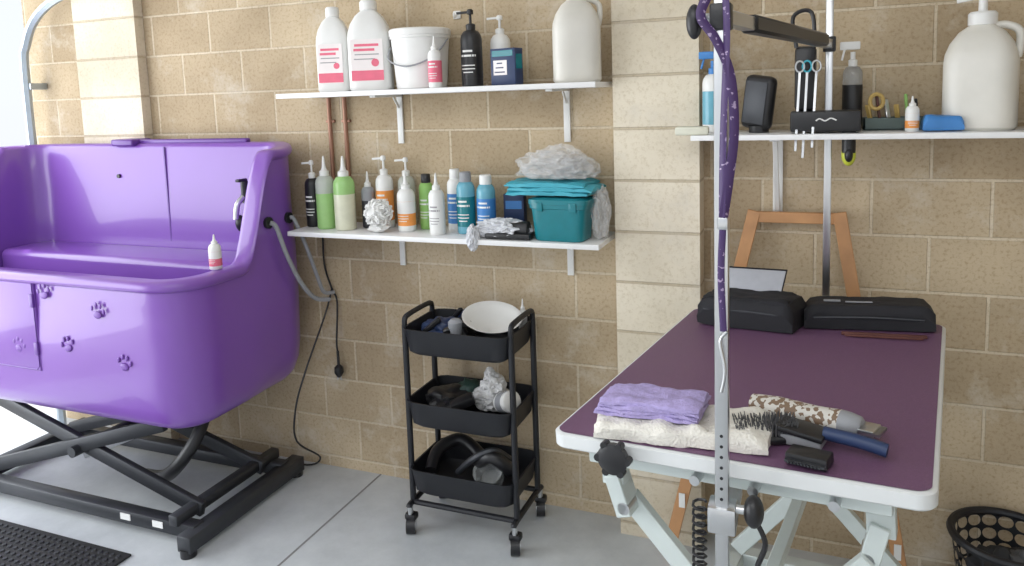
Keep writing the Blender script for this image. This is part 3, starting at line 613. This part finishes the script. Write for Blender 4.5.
# table items (table-local coordinates)
def ton(b,lx,ly,rz=0,lz=0.002): return b.done(M=TM@Matrix.Translation((lx,ly,lz))@Matrix.Rotation(R(rz),4,'Z'))
b=B('fleece_blanket'); b.cloth((0,0,0.019),(0.35,0.15,0.036),M_FLEECE,0.008,fr=30,div=30); ton(b,-0.10,-0.42,8)
b=B('lavender_towel')
for i in range(4): b.cloth((0.003*i,-0.002*i,0.008+i*0.009),(0.22-0.006*i,0.105,0.011),M_LAV,0.006,seed=i,fr=28,div=22)
ton(b,-0.165,-0.42,5,0.038)
b=B('bristle_brush'); b.box((0,0,0.010),(0.12,0.065,0.018),M_BLACK,0.007,seg=3)
random.seed(8)
for i in range(20):
    for j in range(11):
        x=-0.053+i*0.0056+random.uniform(-0.001,0.001); yv=-0.026+j*0.0052
        b.cyl((x,yv,0.018),(x*1.10+random.uniform(-0.003,0.003),yv*1.15+random.uniform(-0.003,0.003),0.045+random.uniform(-0.004,0.002)),0.0021,M_BRIST,r2=0.0009,segs=5)
b.bar((0.055,0,0.010),(0.11,-0.01,0.010),0.022,0.014,M_BLACK,0.005)
ton(b,0.062,-0.40,25,0.002)
b=B('dog_clippers')
b.M=Matrix.Translation((0,0,0.027))@Matrix.Rotation(R(90),4,'Y')
b.lathe([(0.010,-0.12),(0.019,-0.115),(0.024,-0.06),(0.022,0.02),(0.025,0.07)],M_CAMO,sy=1.1); b.lathe([(0.025,0.07),(0.024,0.085),(0.02,0.105),(0.015,0.11)],M_GREY,sy=1.1); b.M=Matrix()
b.box((0.122,0,0.026),(0.03,0.045,0.012),M_STEEL,0.002)
for i in range(9): b.box((0.142,-0.02+i*0.005,0.026),(0.012,0.0025,0.006),M_STEEL)
ton(b,0.125,-0.315,-14)
b=B('slicker_brush'); b.box((-0.06,0,0.03),(0.09,0.06,0.012),M_BLACK,0.004,rot=(0,8,0)); b.tube([(-0.02,0,0.03),(0.04,0,0.026),(0.09,0,0.018)],0.013,M_NAVY,segs=12); b.box((-0.06,0,0.014),(0.08,0.05,0.02),M_GREY,0.003); ton(b,0.190,-0.40,-6)
b=B('clipper_blade'); b.box((0,0,0.012),(0.075,0.045,0.022),M_BLACK,0.004); b.box((0,-0.025,0.012),(0.07,0.014,0.004),M_DGREY)
for i in range(10): b.box((-0.027+i*0.006,-0.033,0.012),(0.003,0.008,0.003),M_DGREY)
ton(b,0.155,-0.472,-8)
b=B('tool_case'); b.cloth((0,0,0.042),(0.29,0.15,0.084),M_BAGC,0.008,fr=14,seed=2); b.cloth((0,0.0,0.082),(0.25,0.12,0.02),M_BAGC,0.006,fr=14,seed=3)
b.tube([(-0.12,-0.072,0.05),(0,-0.077,0.055),(0.12,-0.072,0.05)],0.003,M_DGREY)
b.box((-0.02,0.065,0.115),(0.20,0.004,0.08),M_PAPER,0.001,rot=(-48,0,0)); b.box((-0.02,0.070,0.117),(0.205,0.004,0.085),M_BAGC,0.001,rot=(-48,0,0))
ton(b,-0.145,0.385,-6)
b=B('tool_case'); b.cloth((0,0,0.036),(0.335,0.125,0.070),M_BAGC,0.005,fr=12,seed=5)
b.tube([(-0.14,-0.06,0.035),(0,-0.064,0.04),(0.14,-0.06,0.035)],0.003,M_DGREY); b.box((-0.09,-0.01,0.073),(0.045,0.012,0.003),M_GREY); b.box((-0.02,-0.02,0.073),(0.07,0.006,0.003),M_GREY)
ton(b,0.165,0.445,8)
b=B('wooden_comb'); b.box((0,0,0.005),(0.21,0.012,0.008),M_BROWN,0.002); b.box((0,-0.018,0.005),(0.19,0.008,0.006),M_BROWN,0.002); ton(b,0.215,0.345,5)
b=B('clamp_knob'); b.M=Matrix.Translation((-0.205,-HL-0.005,-0.02))@Matrix.Rotation(R(90),4,'X')
b.lathe([(0.01,-0.01),(0.012,0.01),(0.03,0.012),(0.032,0.028),(0.02,0.034)],M_BLACK,segs=24)
for i in range(6): a=i*math.pi/3; b.cyl((0.031*math.cos(a),0.031*math.sin(a),0.012),(0.031*math.cos(a),0.031*math.sin(a),0.03),0.008,M_BLACK,segs=10)
b.M=Matrix(); b.done(M=TM)
b=B('coiled_cable'); P=[(fx-0.04+0.012*math.cos(t*0.9),fy-0.01+0.012*math.sin(t*0.9),0.83-t*0.0022) for t in range(0,170)]
b.tube(P,0.0028,M_BLACK,segs=5,smooth=False); b.tube([(fx+0.06,fy,0.80),(fx+0.075,fy,0.76),(fx+0.06,fy,0.70),(fx+0.08,fy,0.62),(fx+0.05,fy,0.5)],0.005,M_BLACK); b.done()
# basket with round holes
bz=0.262; r0,r1=0.115,0.145; cx,cy=0.53,-0.17
bm=bmesh.new(); NA,NZ=20,6; grid=[]
for j in range(NZ+1):
    r_=r0+(r1-r0)*j/NZ; z=0.01+(bz-0.02)*j/NZ
    grid.append([bm.verts.new((r_*math.cos(2*math.pi*i/NA),r_*math.sin(2*math.pi*i/NA),z)) for i in range(NA)])
fs=[]
for j in range(NZ):
    for i in range(NA): fs.append(bm.faces.new((grid[j][i],grid[j][(i+1)%NA],grid[j+1][(i+1)%NA],grid[j+1][i])))
bmesh.ops.inset_individual(bm,faces=fs,thickness=0.0085)
bmesh.ops.delete(bm,geom=fs,context='FACES_ONLY')
bm.faces.new(list(reversed(grid[0])))
for f in bm.faces: f.smooth=True
top=[grid[NZ][i].co.copy() for i in range(NA)]
me=bpy.data.meshes.new('laundry_basket'); bm.to_mesh(me); bm.free(); me.materials.append(M_BLACKM)
o=bpy.data.objects.new('laundry_basket',me); bpy.context.collection.objects.link(o); o.location=(cx,cy,0)
md=o.modifiers.new('thick','SOLIDIFY'); md.thickness=0.004; md=o.modifiers.new('round','SUBSURF'); md.levels=2; md.render_levels=2
b=B('rim'); b.tube([p+Vector((0,0,0.006)) for p in top],0.012,M_BLACKM,segs=8,n=3,closed=True); ro=b.done(); ro.parent=o
b=B('dark_cloth'); b.ball((cx,cy,0.13),(0.095,0.095,0.09),M_RUB,0.3,sub=4); b.ball((cx+0.04,cy-0.03,0.19),(0.05,0.05,0.05),M_BRIST,0.3,sub=4); b.done()

# ------------------------------------------------------------ light
w=bpy.data.worlds.new('world'); bpy.context.scene.world=w; w.use_nodes=True; nt=w.node_tree; bg=nt.nodes['Background']
sk=nt.nodes.new('ShaderNodeTexSky'); sk.sky_type='HOSEK_WILKIE'; sk.turbidity=6; sk.ground_albedo=0.5; sk.sun_direction=Vector((-0.5,0.3,0.8)).normalized()
mx=nt.nodes.new('ShaderNodeMix'); mx.data_type='RGBA'; mx.inputs[0].default_value=0.75; mx.inputs[7].default_value=(0.91,0.95,1.0,1)
nt.links.new(sk.outputs[0],mx.inputs[6]); nt.links.new(mx.outputs[2],bg.inputs['Color']); bg.inputs['Strength'].default_value=1.25
def area(name,loc,target,sx,sy,e,col):
    l=bpy.data.lights.new(name,'AREA'); l.shape='RECTANGLE'; l.size=sx; l.size_y=sy; l.energy=e; l.color=col
    o=bpy.data.objects.new(name,l); bpy.context.collection.objects.link(o); o.location=loc
    o.rotation_euler=(Vector(target)-Vector(loc)).to_track_quat('-Z','Y').to_euler(); return o
area('daylight_garage_opening',(-3.95,-1.9,1.3),(0,-1.0,0.9),3.2,2.0,92,(0.92,0.96,1.0))
area('overhead_fill',(-0.5,-2.6,2.65),(-0.5,-1.2,0.0),2.2,1.0,30,(0.98,0.99,1.0))  # added soft fill under the ceiling, not a fixture of the garage
s=bpy.data.lights.new('sun','SUN'); s.energy=4; s.angle=R(1); so=bpy.data.objects.new('sun',s); bpy.context.collection.objects.link(so)
so.rotation_euler=Vector((0.35,-0.3,-1.0)).to_track_quat('-Z','Y').to_euler()
bpy.context.scene.view_settings.view_transform='Standard'
